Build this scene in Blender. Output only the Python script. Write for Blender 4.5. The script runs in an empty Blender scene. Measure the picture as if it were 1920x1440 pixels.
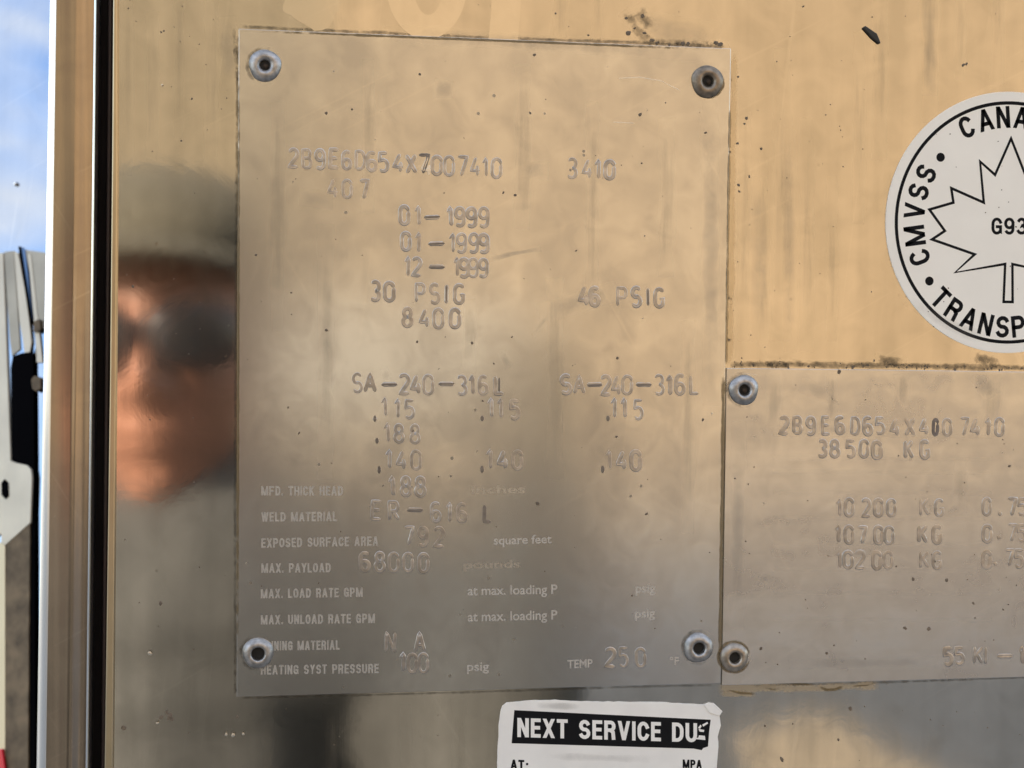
import bpy, bmesh, math, random
import numpy as np
from mathutils import Vector, Matrix, noise
random.seed(7)
S = bpy.context.scene
C = S.collection
R = math.radians

# ------------------------------------------------------------------ camera
F = 2626.0                      # focal length in photo pixels (1920 wide)
D = 0.41                        # lens to panel, metres
HC = 1.40                       # lens height above the ground
Xc = Vector((17940, -76, -F)).normalized()          # world X seen from the camera
Zc = Vector((686, 71600, F)).normalized(); Zc = (Zc - Xc*Zc.dot(Xc)).normalized()
Yc = Zc.cross(Xc)
Rw = Matrix((Xc, Yc, Zc))                            # camera -> world rotation
CAM = Vector((0, -D, HC))
cam = bpy.data.cameras.new('camera'); camo = bpy.data.objects.new('camera', cam); C.objects.link(camo)
camo.matrix_world = Matrix.Translation(CAM) @ Rw.to_4x4()
cam.sensor_width = 36; cam.lens = F/1920*36
cam.clip_start = 0.01; cam.clip_end = 3000
cam.dof.use_dof = True; cam.dof.focus_distance = 0.418; cam.dof.aperture_fstop = 20
S.camera = camo

# ------------------------------------------------------------------ sky, sun, exposure
SUN = Vector((-.64, .60, .48)).normalized()
EL = math.asin(SUN.z); AZ = math.atan2(SUN.x, SUN.y)
W = bpy.data.worlds.new('World'); S.world = W; W.use_nodes = True
nt = W.node_tree; nt.nodes.clear()
def N(nt, t, **k):
    n = nt.nodes.new(t)
    for a, v in k.items():
        if hasattr(n, a) and a not in n.inputs: setattr(n, a, v)
    return n
out = N(nt, 'ShaderNodeOutputWorld'); bg = N(nt, 'ShaderNodeBackground'); bg.inputs[1].default_value = .15
sky = N(nt, 'ShaderNodeTexSky'); sky.sky_type = 'NISHITA'; sky.sun_disc = False
sky.sun_elevation = EL; sky.sun_rotation = AZ
sky.dust_density = .6; sky.air_density = 1.0
tc = N(nt, 'ShaderNodeTexCoord'); mp = N(nt, 'ShaderNodeMapping'); mp.inputs['Scale'].default_value = (1.2, 1.2, 3.2)
mp.inputs['Location'].default_value = (.35, .2, .1)
nz = N(nt, 'ShaderNodeTexNoise'); nz.inputs['Scale'].default_value = 5.0; nz.inputs['Detail'].default_value = 8; nz.inputs['Roughness'].default_value = .55
cr = N(nt, 'ShaderNodeValToRGB'); cr.color_ramp.elements[0].position = .42; cr.color_ramp.elements[1].position = .62
mx = N(nt, 'ShaderNodeMix', data_type='RGBA'); mx.data_type = 'RGBA'
nt.links.new(tc.outputs['Generated'], mp.inputs[0]); nt.links.new(mp.outputs[0], nz.inputs[0])
nt.links.new(nz.outputs[0], cr.inputs[0]); nt.links.new(cr.outputs[0], mx.inputs[0])
nt.links.new(sky.outputs[0], mx.inputs[6]); mx.inputs[7].default_value = (4.4, 4.3, 4.2, 1)
nt.links.new(mx.outputs[2], bg.inputs[0]); nt.links.new(bg.outputs[0], out.inputs[0])
sl = bpy.data.lights.new('sun', 'SUN'); sl.energy = 5.0; sl.angle = R(.6); sl.color = (1, .90, .76)
so = bpy.data.objects.new('sun', sl); C.objects.link(so); so.rotation_euler = SUN.to_track_quat('Z', 'Y').to_euler()
so.location = SUN*30
S.view_settings.view_transform = 'Standard'; S.view_settings.look = 'None'
S.view_settings.exposure = 1.36; S.view_settings.gamma = 1; S.view_settings.use_curve_mapping = False

# ------------------------------------------------------------------ helpers
def ray(px, py):
    return (Rw @ Vector(((px-960)/F, -(py-720)/F, -1)))
def PX(px, py, y=0.0):
    d = ray(px, py); t = (y-CAM.y)/d.y
    return CAM + d*t
def mesh(name, v, f, m, parent=None, smooth=False):
    me = bpy.data.meshes.new(name); me.from_pydata([tuple(p) for p in v], [], [tuple(q) for q in f]); me.update()
    o = bpy.data.objects.new(name, me); C.objects.link(o)
    if m: me.materials.append(m)
    if smooth: me.polygons.foreach_set('use_smooth', [True]*len(me.polygons))
    if parent: o.parent = parent; o.matrix_parent_inverse = Matrix.Translation(-parent.location)
    return o
def tag(o, label=None, cat=None, group=None, kind=None):
    for k, v in (('label', label), ('category', cat), ('group', group), ('kind', kind)):
        if v: o[k] = v
    return o
def thing(name, loc, label, cat, group=None):
    o = bpy.data.objects.new(name, None); C.objects.link(o); o.location = loc; o.empty_display_size = .02
    return tag(o, label, cat, group)
def bevel(o, w, seg=2):
    b = o.modifiers.new('bevel', 'BEVEL'); b.width = w; b.segments = seg; b.limit_method = 'ANGLE'; b.angle_limit = R(40)
    return o
def prism(name, pts, y0, y1, m, parent=None, bev=0, smooth=False):
    """pts: points on the plane y=0 (world); front at y0 (smaller), back at y1"""
    n = len(pts)
    v = [Vector((p.x, y0, p.z)) for p in pts] + [Vector((p.x, y1, p.z)) for p in pts]
    f = [list(range(n)), list(range(2*n-1, n-1, -1))] + [[i, n+i, n+(i+1) % n, (i+1) % n] for i in range(n)]
    o = mesh(name, v, f, m, parent)
    bm = bmesh.new(); bm.from_mesh(o.data); bmesh.ops.recalc_face_normals(bm, faces=bm.faces); bm.to_mesh(o.data); bm.free()
    if bev: bevel(o, bev)
    return o
def pprism(name, px, y0, y1, m, parent=None, bev=0):
    return prism(name, [PX(a, b, 0) for a, b in px], y0, y1, m, parent, bev)
def rough_edge(pts, amp, step, seed, closed=True):
    """subdivide an outline and jitter it a little"""
    o = []; n = len(pts)
    for i in range(n if closed else n-1):
        a, b = Vector(pts[i]), Vector(pts[(i+1) % n]); k = max(1, int((b-a).length/step))
        for j in range(k):
            p = a.lerp(b, j/k); q = noise.noise_vector(Vector((p.x*.09, p.y*.09, seed)))*1.0
            o.append((p.x+q.x*amp, p.y+q.y*amp))
    return o

# ------------------------------------------------------------------ materials
def mat(name):
    m = bpy.data.materials.new(name); m.use_nodes = True
    return m, m.node_tree, m.node_tree.nodes['Principled BSDF']
def plain(name, col, rough=.5, metal=0, var=.08, scale=40, emit=None, bump=0, aniso=(1, 1, 1), spec=.5):
    m, t, b = mat(name)
    b.inputs['Roughness'].default_value = rough; b.inputs['Metallic'].default_value = metal
    b.inputs['Specular IOR Level'].default_value = spec
    tc = N(t, 'ShaderNodeTexCoord'); mp = N(t, 'ShaderNodeMapping'); mp.inputs['Scale'].default_value = aniso
    nz = N(t, 'ShaderNodeTexNoise'); nz.inputs['Scale'].default_value = scale; nz.inputs['Detail'].default_value = 5
    t.links.new(tc.outputs['Object'], mp.inputs[0]); t.links.new(mp.outputs[0], nz.inputs[0])
    cr = N(t, 'ShaderNodeValToRGB'); e = cr.color_ramp.elements
    e[0].position = .3; e[1].position = .7
    e[0].color = tuple(c*(1-var) for c in col)+(1,); e[1].color = tuple(min(1, c*(1+var)) for c in col)+(1,)
    t.links.new(nz.outputs[0], cr.inputs[0]); t.links.new(cr.outputs[0], b.inputs['Base Color'])
    if bump:
        bp = N(t, 'ShaderNodeBump'); bp.inputs['Strength'].default_value = 1; bp.inputs['Distance'].default_value = bump
        t.links.new(nz.outputs[0], bp.inputs['Height']); t.links.new(bp.outputs[0], b.inputs['Normal'])
    return m
def metalsheet(name, cols, r0, r1, patch=26, streak=(160, 1, 9), streak_amt=.35, specks=.5, wav=.0004, wavs=9, metal=1.0, spscale=260, seed=0.0, grime=(.10, .085, .06)):
    """worn sheet metal: blotches, vertical wipe streaks, fine specks and a slightly buckled surface"""
    m, t, b = mat(name); L = t.links.new
    b.inputs['Metallic'].default_value = metal
    tc = N(t, 'ShaderNodeTexCoord')
    off = N(t, 'ShaderNodeMapping'); off.inputs['Location'].default_value = (seed, seed*.7, seed*1.3); L(tc.outputs['Object'], off.inputs[0])
    P = off.outputs[0]
    n1 = N(t, 'ShaderNodeTexNoise'); n1.inputs['Scale'].default_value = patch; n1.inputs['Detail'].default_value = 6; n1.inputs['Roughness'].default_value = .55; n1.inputs['Distortion'].default_value = .6; L(P, n1.inputs[0])
    n1b = N(t, 'ShaderNodeTexNoise'); n1b.inputs['Scale'].default_value = patch*4.3; n1b.inputs['Detail'].default_value = 6; n1b.inputs['Distortion'].default_value = 1.2; L(P, n1b.inputs[0])
    ms = N(t, 'ShaderNodeMapping'); ms.inputs['Scale'].default_value = streak; L(P, ms.inputs[0])
    n2 = N(t, 'ShaderNodeTexNoise'); n2.inputs['Scale'].default_value = 1; n2.inputs['Detail'].default_value = 4; L(ms.outputs[0], n2.inputs[0])
    def M(op, a, bb, c=None):
        x = N(t, 'ShaderNodeMath'); x.operation = op
        for i, q in enumerate((a, bb, c)):
            if q is None: continue
            if isinstance(q, (int, float)): x.inputs[i].default_value = q
            else: L(q, x.inputs[i])
        return x.outputs[0]
    base = M('ADD', M('MULTIPLY', n1.outputs[0], 1-streak_amt-.32), M('ADD', M('MULTIPLY', n2.outputs[0], streak_amt), M('MULTIPLY', n1b.outputs[0], .32)))
    cr = N(t, 'ShaderNodeValToRGB'); e = cr.color_ramp.elements; e[0].position = .40; e[1].position = .60
    e[0].color = cols[0]+(1,); e[1].color = cols[-1]+(1,)
    if len(cols) == 3: q = e.new(.5); q.color = cols[1]+(1,)
    L(base, cr.inputs[0])
    # specks
    vo = N(t, 'ShaderNodeTexVoronoi'); vo.inputs['Scale'].default_value = spscale; L(P, vo.inputs[0])
    near = M('LESS_THAN', vo.outputs['Distance'], M('MULTIPLY', M('GREATER_THAN', n1b.outputs[0], .56), .13))
    sepc = N(t, 'ShaderNodeSeparateColor'); L(vo.outputs['Color'], sepc.inputs[0])
    pick = M('MULTIPLY', near, M('GREATER_THAN', sepc.outputs[0], 1-.35*specks))
    pick = M('MULTIPLY', pick, M('MULTIPLY', sepc.outputs[1], .8))
    mx = N(t, 'ShaderNodeMix'); mx.data_type = 'RGBA'; L(pick, mx.inputs[0]); L(cr.outputs[0], mx.inputs[6]); mx.inputs[7].default_value = grime+(1,)
    # hairline scratches crossing at two angles
    last = mx.outputs[2]; scr = None
    for rot, sc, th in ((.5, (14, 1, 700), .70), (-1.05, (12, 1, 620), .71), (1.45, (10, 1, 900), .70)):
        mr = N(t, 'ShaderNodeMapping'); mr.inputs['Rotation'].default_value = (0, rot, 0); L(P, mr.inputs[0])
        m2 = N(t, 'ShaderNodeMapping'); m2.inputs['Scale'].default_value = sc; L(mr.outputs[0], m2.inputs[0])
        ns = N(t, 'ShaderNodeTexNoise'); ns.inputs['Scale'].default_value = 1; ns.inputs['Detail'].default_value = 1; L(m2.outputs[0], ns.inputs[0])
        q_ = N(t, 'ShaderNodeMapRange'); q_.inputs[1].default_value = th; q_.inputs[2].default_value = th+.05; L(ns.outputs[0], q_.inputs[0])
        scr = q_.outputs[0] if scr is None else M('MAXIMUM', scr, q_.outputs[0])
    mx2 = N(t, 'ShaderNodeMix'); mx2.data_type = 'RGBA'; L(M('MULTIPLY', scr, .10), mx2.inputs[0]); L(last, mx2.inputs[6]); mx2.inputs[7].default_value = (.90, .86, .78, 1)
    L(mx2.outputs[2], b.inputs['Base Color'])
    rr = N(t, 'ShaderNodeMapRange'); rr.inputs[1].default_value = .36; rr.inputs[2].default_value = .66; rr.inputs[3].default_value = r1; rr.inputs[4].default_value = r0
    L(base, rr.inputs[0]); L(M('ADD', rr.outputs[0], M('MULTIPLY', pick, .4)), b.inputs['Roughness'])
    n3 = N(t, 'ShaderNodeTexNoise'); n3.inputs['Scale'].default_value = wavs; n3.inputs['Detail'].default_value = 1; L(P, n3.inputs[0])
    mf = N(t, 'ShaderNodeMapping'); mf.inputs['Scale'].default_value = (2600, 1, 120); L(P, mf.inputs[0])
    n4 = N(t, 'ShaderNodeTexNoise'); n4.inputs['Scale'].default_value = 1; n4.inputs['Detail'].default_value = 2; L(mf.outputs[0], n4.inputs[0])
    bp = N(t, 'ShaderNodeBump'); bp.inputs['Distance'].default_value = 1.0
    h = M('ADD', M('MULTIPLY', n3.outputs[0], wav), M('MULTIPLY', n4.outputs[0], 1e-6))
    h = M('ADD', h, M('MULTIPLY', n1b.outputs[0], 1.2e-5))
    L(h, bp.inputs['Height']); L(bp.outputs[0], b.inputs['Normal'])
    return m
def dirtmat(name, col, lo=.45, hi=.6, scale=300, maxa=.9, rough=.7, st=(1, 1, 1)):
    """see-through film of dirt: opacity from the film's own thickness ('film') broken up by noise"""
    m, t, b = mat(name); L = t.links.new
    b.inputs['Base Color'].default_value = col+(1,); b.inputs['Roughness'].default_value = rough; b.inputs['Specular IOR Level'].default_value = .2
    at = N(t, 'ShaderNodeAttribute'); at.attribute_name = 'film'
    tc = N(t, 'ShaderNodeTexCoord'); mp = N(t, 'ShaderNodeMapping'); mp.inputs['Scale'].default_value = st
    nz = N(t, 'ShaderNodeTexNoise'); nz.inputs['Scale'].default_value = scale; nz.inputs['Detail'].default_value = 6; nz.inputs['Roughness'].default_value = .65
    L(tc.outputs['Object'], mp.inputs[0]); L(mp.outputs[0], nz.inputs[0])
    a = N(t, 'ShaderNodeMath'); a.operation = 'MULTIPLY_ADD'; L(at.outputs['Fac'], a.inputs[0]); a.inputs[1].default_value = .5; L(nz.outputs[0], a.inputs[2])
    r = N(t, 'ShaderNodeMapRange'); r.inputs[1].default_value = lo+.25; r.inputs[2].default_value = hi+.25; r.inputs[3].default_value = 0; r.inputs[4].default_value = maxa; L(a.outputs[0], r.inputs[0])
    f = N(t, 'ShaderNodeMath'); f.operation = 'MULTIPLY'; L(r.outputs[0], f.inputs[0])
    g = N(t, 'ShaderNodeMapRange'); g.inputs[1].default_value = 0; g.inputs[2].default_value = .35; L(at.outputs['Fac'], g.inputs[0]); L(g.outputs[0], f.inputs[1])
    L(f.outputs[0], b.inputs['Alpha'])
    return m

M_panel = metalsheet('polished_steel', [(.53, .505, .45), (.60, .57, .51), (.655, .62, .555)], .055, .095, patch=20, seed=3.1, wav=.0003)
M_plate = metalsheet('data_plate_steel', [(.51, .51, .505), (.59, .59, .58), (.66, .665, .655)], .165, .235, patch=24, streak_amt=.3, streak=(70, 1, 18), seed=8.4, wav=.00025, wavs=16, specks=.7)
M_plate2 = metalsheet('weathered_plate_steel', [(.53, .53, .53), (.60, .60, .59), (.67, .67, .66)], .21, .29, patch=30, streak_amt=.4, streak=(14, 1, 130), seed=5.2, wav=.0002, specks=.6)
M_ghost = metalsheet('cleaner_steel', [(.66, .625, .555), (.715, .68, .61)], .09, .14, patch=30, seed=1.1, wav=.0003, specks=.2)
M_frame = metalsheet('trim_steel', [(.33, .28, .235), (.37, .32, .265), (.42, .36, .295)], .16, .24, patch=18, streak=(500, 1, 6), streak_amt=.6, seed=2.2, wav=.00005, specks=.15)
M_edge = plain('bright_edge_steel', (.85, .87, .88), .2, 1, .04)
M_flange = plain('flange_steel', (.62, .53, .37), .3, 1, .08, 60)
M_rub = plain('black_rubber', (.012, .010, .010), .7, 0, .2, 80, spec=.15)
M_stamp = plain('stamped_groove', (.50, .48, .46), .36, 1, .25, 500)
M_stampd = plain('dirty_stamped_groove', (.20, .18, .17), .5, .7, .3, 500)
M_dash = plain('dark_stamped_bar', (.23, .205, .18), .5, .7, .25, 400)
M_print = plain('etched_lettering', (.50, .48, .44), .40, .42, .12, 900)
M_print2 = plain('etched_small_lettering', (.56, .54, .50), .45, .4, .12, 900)
M_printf = plain('worn_etched_lettering', (.60, .59, .56), .30, .93, .1, 900)
M_riv = plain('aluminium_rivet', (.44, .43, .42), .46, 1, .32, 700, bump=.00012)
M_rivb = plain('stained_rivet', (.27, .225, .175), .42, .85, .35, 600, bump=.0001)
M_rivm = plain('tarnished_rivet', (.42, .37, .31), .40, .9, .3, 600, bump=.0001)
M_hole = plain('rivet_hole', (.010, .009, .008), .7, 0, .3, 900)
M_mand = plain('mandrel_stub', (.06, .045, .035), .6, .6, .4, 900)
M_white = plain('white_vinyl', (.94, .915, .84), .35, 0, .03, 60, bump=.00002)
M_white2 = plain('aged_white_vinyl', (.93, .91, .86), .42, 0, .05, 90, bump=.00004)
M_black = plain('black_ink', (.012, .012, .013), .8, 0, .1, 200, spec=.08)
M_grime = dirtmat('black_grime', (.085, .07, .05), .42, .80, 420, .55)
M_haze = dirtmat('grey_smear', (.30, .28, .25), .34, .95, 110, .22, .6)
M_rust = dirtmat('brown_sealant_stain', (.20, .14, .06), .36, .62, 350, .6, .6)
M_pale = dirtmat('pale_sealant', (.80, .68, .48), .30, .62, 160, .42, .4)
M_pale.node_tree.nodes['Principled BSDF'].inputs['Metallic'].default_value = .85; M_pale.node_tree.nodes['Principled BSDF'].inputs['Roughness'].default_value = .28
M_spk = plain('dark_speck', (.16, .125, .09), .7, 0, .3, 900)
M_chip = plain('black_chip', (.02, .02, .018), .5, 0, .3, 500)
M_scr = plain('bright_scratch', (.80, .76, .68), .35, .9, .1, 500)

# ------------------------------------------------------------------ ground and what the metal mirrors
def sheet(name, x0, x1, y0, y1, z, m, jag=0, n=40, seed=0):
    if not jag:
        o = mesh(name, [(x0, y0, z), (x1, y0, z), (x1, y1, z), (x0, y1, z)], [(0, 1, 2, 3)], m)
    else:
        cx, cy = (x0+x1)/2, (y0+y1)/2; v = []
        for i in range(n):
            a = i/n*math.tau; k = 1+jag*noise.noise(Vector((math.cos(a)*1.7, math.sin(a)*1.7, seed)))
            v.append((cx+(x1-x0)/2*math.cos(a)*k, cy+(y1-y0)/2*math.sin(a)*k, z))
        o = mesh(name, v, [list(range(n))], m)
    return tag(o, kind='structure')
M_asph = plain('grey_asphalt', (.060, .068, .080), .85, 0, .25, 6, bump=.002)
M_sand = plain('dry_sandy_gravel', (.25, .20, .14), .9, 0, .2, 5, bump=.004)
M_sunpatch = plain('sun_patch_tan', (.25, .20, .14), .9, 0, .25, 9, bump=.004)
M_conc = plain('pale_concrete', (.22, .205, .19), .85, 0, .1, 6)
sheet('ground', -1500, 1500, -1500, 1500, 0, M_sand)
sheet('asphalt_yard', -30, 30, -9.1, 30, .004, M_asph)
sheet('painted_sun_patch', 1.36, 2.02, -4.25, -3.2, .008, M_sunpatch, .5, 40, 3)  # tan patches put the look of sunlit spots into the ground colour
sheet('painted_sun_patch', -.75, -.25, -4.6, -4.0, .008, M_sunpatch, .6, 40, 5)
k = mesh('kerb', [(x, y, z) for x in (-30, 30) for y in (-8.05, -7.5) for z in (0, .03)], [(0, 1, 3, 2), (4, 6, 7, 5), (0, 4, 5, 1), (2, 3, 7, 6), (1, 5, 7, 3), (0, 2, 6, 4)], M_conc)
tag(k, kind='structure')
M_tan = plain('tan_render', (.285, .208, .128), .9, 0, .10, .9)
M_khaki = plain('khaki_render', (.19, .150, .098), .9, 0, .10, .9)
M_roof = plain('brown_roof', (.12, .09, .07), .8, 0, .1, 3)
def box(name, a, b, m, parent=None):
    v = [(x, y, z) for x in (a[0], b[0]) for y in (a[1], b[1]) for z in (a[2], b[2])]
    return mesh(name, v, [(0, 1, 3, 2), (4, 6, 7, 5), (0, 4, 5, 1), (2, 3, 7, 6), (1, 5, 7, 3), (0, 2, 6, 4)], m, parent)
bl = thing('backdrop', (3, -17, 0), 'tan and khaki warehouse added behind the person for the steel to mirror', 'added backdrop')  # unseen block added to give the steel its warm reflection
box('wall', (.3, -22, 0), (22, -14, 9), M_tan, bl); box('wall', (-11, -22, 0), (.29, -14.05, 8.6), M_khaki, bl)  # khaki part added darker to dim the reflection at the panel's left
box('roof', (-11.5, -22.5, 9.01), (22.5, -13.7, 9.3), M_roof, bl)

# ------------------------------------------------------------------ steel panel
panel = thing('steel_panel', (PX(1000, 1440).x, 0, PX(1000, 1440).z), 'weathered polished steel panel carrying the riveted plates and stickers', 'panel')
TL, BL = PX(214, -160), PX(203, 1600); BR, TR = PX(3300, 1600), PX(3300, -160)
TR.z = TL.z; BR.z = BL.z
prism('panel_sheet', [TL, BL, BR, TR], 0, .003, M_panel, panel)
# raised flange at the panel's left edge
fl = pprism('edge_flange', [(214, -150), (222, -150), (222, 300), (219, 720), (213, 1440), (212, 1590), (196, 1590), (197, 1440), (207, 720), (211, 300)], -.0016, .002, M_flange, panel, .0004)

# old lettering cleaned off the steel above the plate
def ring_px(cx, cy, rx, ry, a0, a1, n):
    return [(cx+rx*math.cos(R(a0+(a1-a0)*i/n)), cy+ry*math.sin(R(a0+(a1-a0)*i/n))) for i in range(n+1)]
def film(name, strips, m, parent, lift, amp=1.0):
    if len(strips) > 1 and name != 'print_trace':
        return [film(name, [q_], m, parent, lift+i_*1.5e-6, amp) for i_, q_ in enumerate(strips)][0]
    """strips: list of (centre-line px points, half width px); thin film, thickness falls to 0 at its rim"""
    v, f, w = [], [], []
    for pts, hw in strips:
        pts = [Vector(p) for p in pts]; dn = [pts[0]]
        for a, b in zip(pts, pts[1:]):
            k = max(1, int((b-a).length/6))
            dn += [a.lerp(b, (j+1)/k) for j in range(k)]
        b0 = len(v); cols = (-1, -.6, -.2, .2, .6, 1)
        for i, p in enumerate(dn):
            d = (dn[min(i+1, len(dn)-1)]-dn[max(i-1, 0)]).normalized(); n = Vector((-d.y, d.x))
            h = hw*(1+.35*noise.noise(Vector((p.x*.02, p.y*.02, lift*1e5))))
            ends = min(1, i/3, (len(dn)-1-i)/3) if name in ('grime_line', 'sealant_edge', 'sealant_stain', 'rust_ring') else math.sin(math.pi*i/(len(dn)-1))
            for c in cols:
                q = p+n*h*c; P = PX(q.x, q.y, -lift); v.append(P); w.append((1-c*c)*ends*amp)
        for i in range(len(dn)-1):
            for j in range(len(cols)-1):
                a = b0+i*len(cols)+j; f.append((a, a+1, a+1+len(cols), a+len(cols)))
    o = mesh(name, v, f, m, parent)
    at = o.data.attributes.new('film', 'FLOAT', 'POINT'); at.data.foreach_set('value', w)
    return o
def flat(name, px, m, parent, lift):
    """thin sheet cut to an outline, its rim turned down onto the surface"""
    pts = [PX(a, b, 0) for a, b in px]
    return prism(name, pts, -lift, -lift*.35, m, parent)
g = .00006
flat('old_letter_trace', ring_px(800, -30, 76, 104, 180, 0, 26)+ring_px(803, -26, 27, 54, 0, 180, 16), M_ghost, panel, g)
flat('old_letter_trace', [(921, -60), (977, -60), (976, 20), (971, 76), (916, 73), (921, 20)], M_ghost, panel, g)
flat('old_letter_trace', rough_edge([(540, -30), (640, -30), (634, 24), (615, 52), (590, 58), (560, 40), (530, 20)], 3, 8, 2), M_ghost, panel, g)

# ------------------------------------------------------------------ stroke lettering for the stamps
def arc(cx, cy, rx, ry, a0, a1, n=8):
    return [(cx+rx*math.cos(R(a0+(a1-a0)*i/n)), cy+ry*math.sin(R(a0+(a1-a0)*i/n))) for i in range(n+1)]
G = {
 '0': [arc(.5, .72, .42, .28, 0, 180)+arc(.5, .28, .42, .28, 180, 360)+[(.92, .72)]],
 '1': [[(.22, .74), (.42, .84), (.6, 1), (.6, 0)]],
 '2': [arc(.5, .73, .42, .27, 160, -30)+[(.08, 0), (.95, 0)]],
 '3': [arc(.47, .75, .40, .25, 150, -80)+arc(.47, .25, .44, .26, 80, -150)],
 '4': [[(.62, 1), (.05, .28), (.98, .28)], [(.72, .56), (.72, 0)]],
 '5': [[(.88, 1), (.16, 1), (.12, .56)]+arc(.48, .32, .42, .32, 120, -145)],
 '6': [arc(.5, .72, .40, .28, 35, 180)+[(.10, .3)]+arc(.5, .28, .40, .28, 180, 540, 14)],
 '7': [[(.05, 1), (.95, 1), (.4, 0)]],
 '8': [arc(.5, .76, .35, .24, -90, 270, 14)+arc(.5, .27, .42, .27, 90, -270, 14)],
 '9': [arc(.5, .28, .40, .28, 215, 360)+[(.90, .7)]+arc(.5, .72, .40, .28, 0, 360, 14)],
 'A': [[(0, 0), (.5, 1), (1, 0)], [(.2, .36), (.8, .36)]],
 'B': [[(.1, 0), (.1, 1), (.6, 1)]+arc(.6, .77, .28, .23, 90, -90)+[(.1, .54)], [(.6, .54)]+arc(.6, .27, .32, .27, 90, -90)+[(.1, 0)]],
 'D': [[(.08, 0), (.08, 1), (.45, 1)]+arc(.45, .5, .47, .5, 90, -90, 12)+[(.08, 0)]],
 'E': [[(.9, 1), (.1, 1), (.1, 0), (.92, 0)], [(.1, .52), (.8, .52)]],
 'G': [arc(.5, .70, .42, .30, 25, 180)+arc(.5, .30, .42, .30, 180, 330)+[(.92, .45), (.55, .45)]],
 'I': [[(.5, 0), (.5, 1)]],
 'K': [[(.1, 0), (.1, 1)], [(.9, 1), (.12, .42)], [(.38, .6), (.95, 0)]],
 'L': [[(.12, 1), (.12, 0), (.9, 0)]],
 'N': [[(.05, 0), (.05, 1), (.95, 0), (.95, 1)]],
 'P': [[(.1, 0), (.1, 1), (.6, 1)]+arc(.6, .73, .32, .27, 90, -90)+[(.1, .46)]],
 'R': [[(.1, 0), (.1, 1), (.6, 1)]+arc(.6, .74, .30, .26, 90, -90)+[(.1, .48)], [(.5, .48), (.95, 0)]],
 'S': [arc(.5, .74, .40, .26, 25, 270)+arc(.5, .26, .42, .27, 90, -155)],
 'X': [[(.02, 0), (.98, 1)], [(.02, 1), (.98, 0)]],
}
def groove(polys, hw, lip, base):
    """polys: px polylines. punched mark: burr thrown up at both sides of a valley"""
    v, f = [], []
    prof = ((-1, 0), (-.62, lip), (-.12, .15*lip), (.12, .15*lip), (.62, lip), (1, 0))
    for pl in polys:
        pts = [Vector(p) for p in pl]; dn = [pts[0]]
        for a, b in zip(pts, pts[1:]):
            L_ = (b-a).length
            if L_ < 1e-3: continue
            k = max(1, int(L_/3.5)); dn += [a.lerp(b, (j+1)/k) for j in range(k)]
        b0 = len(v); n_ = len(dn); K = len(prof)
        for i, p in enumerate(dn):
            d = (dn[min(i+1, n_-1)]-dn[max(i-1, 0)])
            if d.length < 1e-6: d = Vector((1, 0))
            d.normalize(); n = Vector((-d.y, d.x))
            e = .35 if i in (0, n_-1) else 1
            dep = max(.35, .75+.65*noise.noise(Vector((p.x*.11, p.y*.11, 4))))*(.1 if i in (0, n_-1) else 1)
            for c, h in prof:
                q = p+n*hw*c*e; v.append(PX(q.x, q.y, base-h*dep))
        for i in range(n_-1):
            for j in range(K-1):
                a = b0+i*K+j; f.append((a, a+1, a+K+1, a+K))
    return v, f
def stamp(items, parent, w=19, h=34, base=-.00083, heavy=(), name=None, m=None, hw=3.4, lip=.0002):
    """items: (char, x centre, y centre)"""
    nd = any(c[0].isdigit() for c in items); nm = name or ('stamped_number' if nd else 'stamped_word')
    V, Fc = [], []
    for c, x, y in items:
        ww, hh = w*random.uniform(.93, 1.05), h*random.uniform(.96, 1.04); rt = R(random.uniform(-2.2, 2.2))
        y += random.uniform(-.8, .8)
        if c == '.':
            pl = [[(0, -4), (0, 4)], [(-2, -3), (-2, 3)], [(2, -3), (2, 3)]]
        elif c == '-':
            pl = [[(-14.5, 0), (14.5, -.3)]]
        else:
            pl = [[((a-.5)*ww, (.5-b)*hh) for a, b in s] for s in G[c]]
        pl = [[(x+a*math.cos(rt)-b*math.sin(rt), y+a*math.sin(rt)+b*math.cos(rt)) for a, b in s] for s in pl]
        v, f = groove(pl, hw*(1.25 if c in '.-' else random.uniform(.78, 1.2)), lip*random.uniform(.45, 1.25), base)
        o = len(V); V += v; Fc += [tuple(i+o for i in q) for q in f]
    return mesh(nm, V, Fc, m or M_stamp, parent, True)

G.update({
 'C': [arc(.5, .66, .5, .34, 20, 180)+arc(.5, .34, .5, .34, 180, 340)],
 'M': [[(0, 0), (0, 1), (.5, .12), (1, 1), (1, 0)]],
 'O': [arc(.5, .64, .5, .36, 0, 180)+arc(.5, .36, .5, .36, 180, 360)+[(1, .64)]],
 'T': [[(0, 1), (1, 1)], [(.5, 1), (.5, 0)]],
 'U': [[(0, 1), (0, .32)]+arc(.5, .32, .5, .32, 180, 360)+[(1, 1)]],
 'V': [[(0, 1), (.5, 0), (1, 1)]],
})
BOLD = dict(G); BOLD['.'] = [[(0, 0), (0, .06)]]; BOLD['X'] = [[(0, 0), (1, 1)], [(0, 1), (1, 0)]]; BOLD['L'] = [[(0, 1), (0, 0), (1, 0)]]; BOLD['B'] = [[(0, .5), (0, 1), (.6, 1)]+arc(.6, .76, .36, .24, 90, -90)+[(0, .52)], [(.6, .52)]+arc(.6, .26, .4, .26, 90, -90)+[(0, 0), (0, .5)]]
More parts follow.
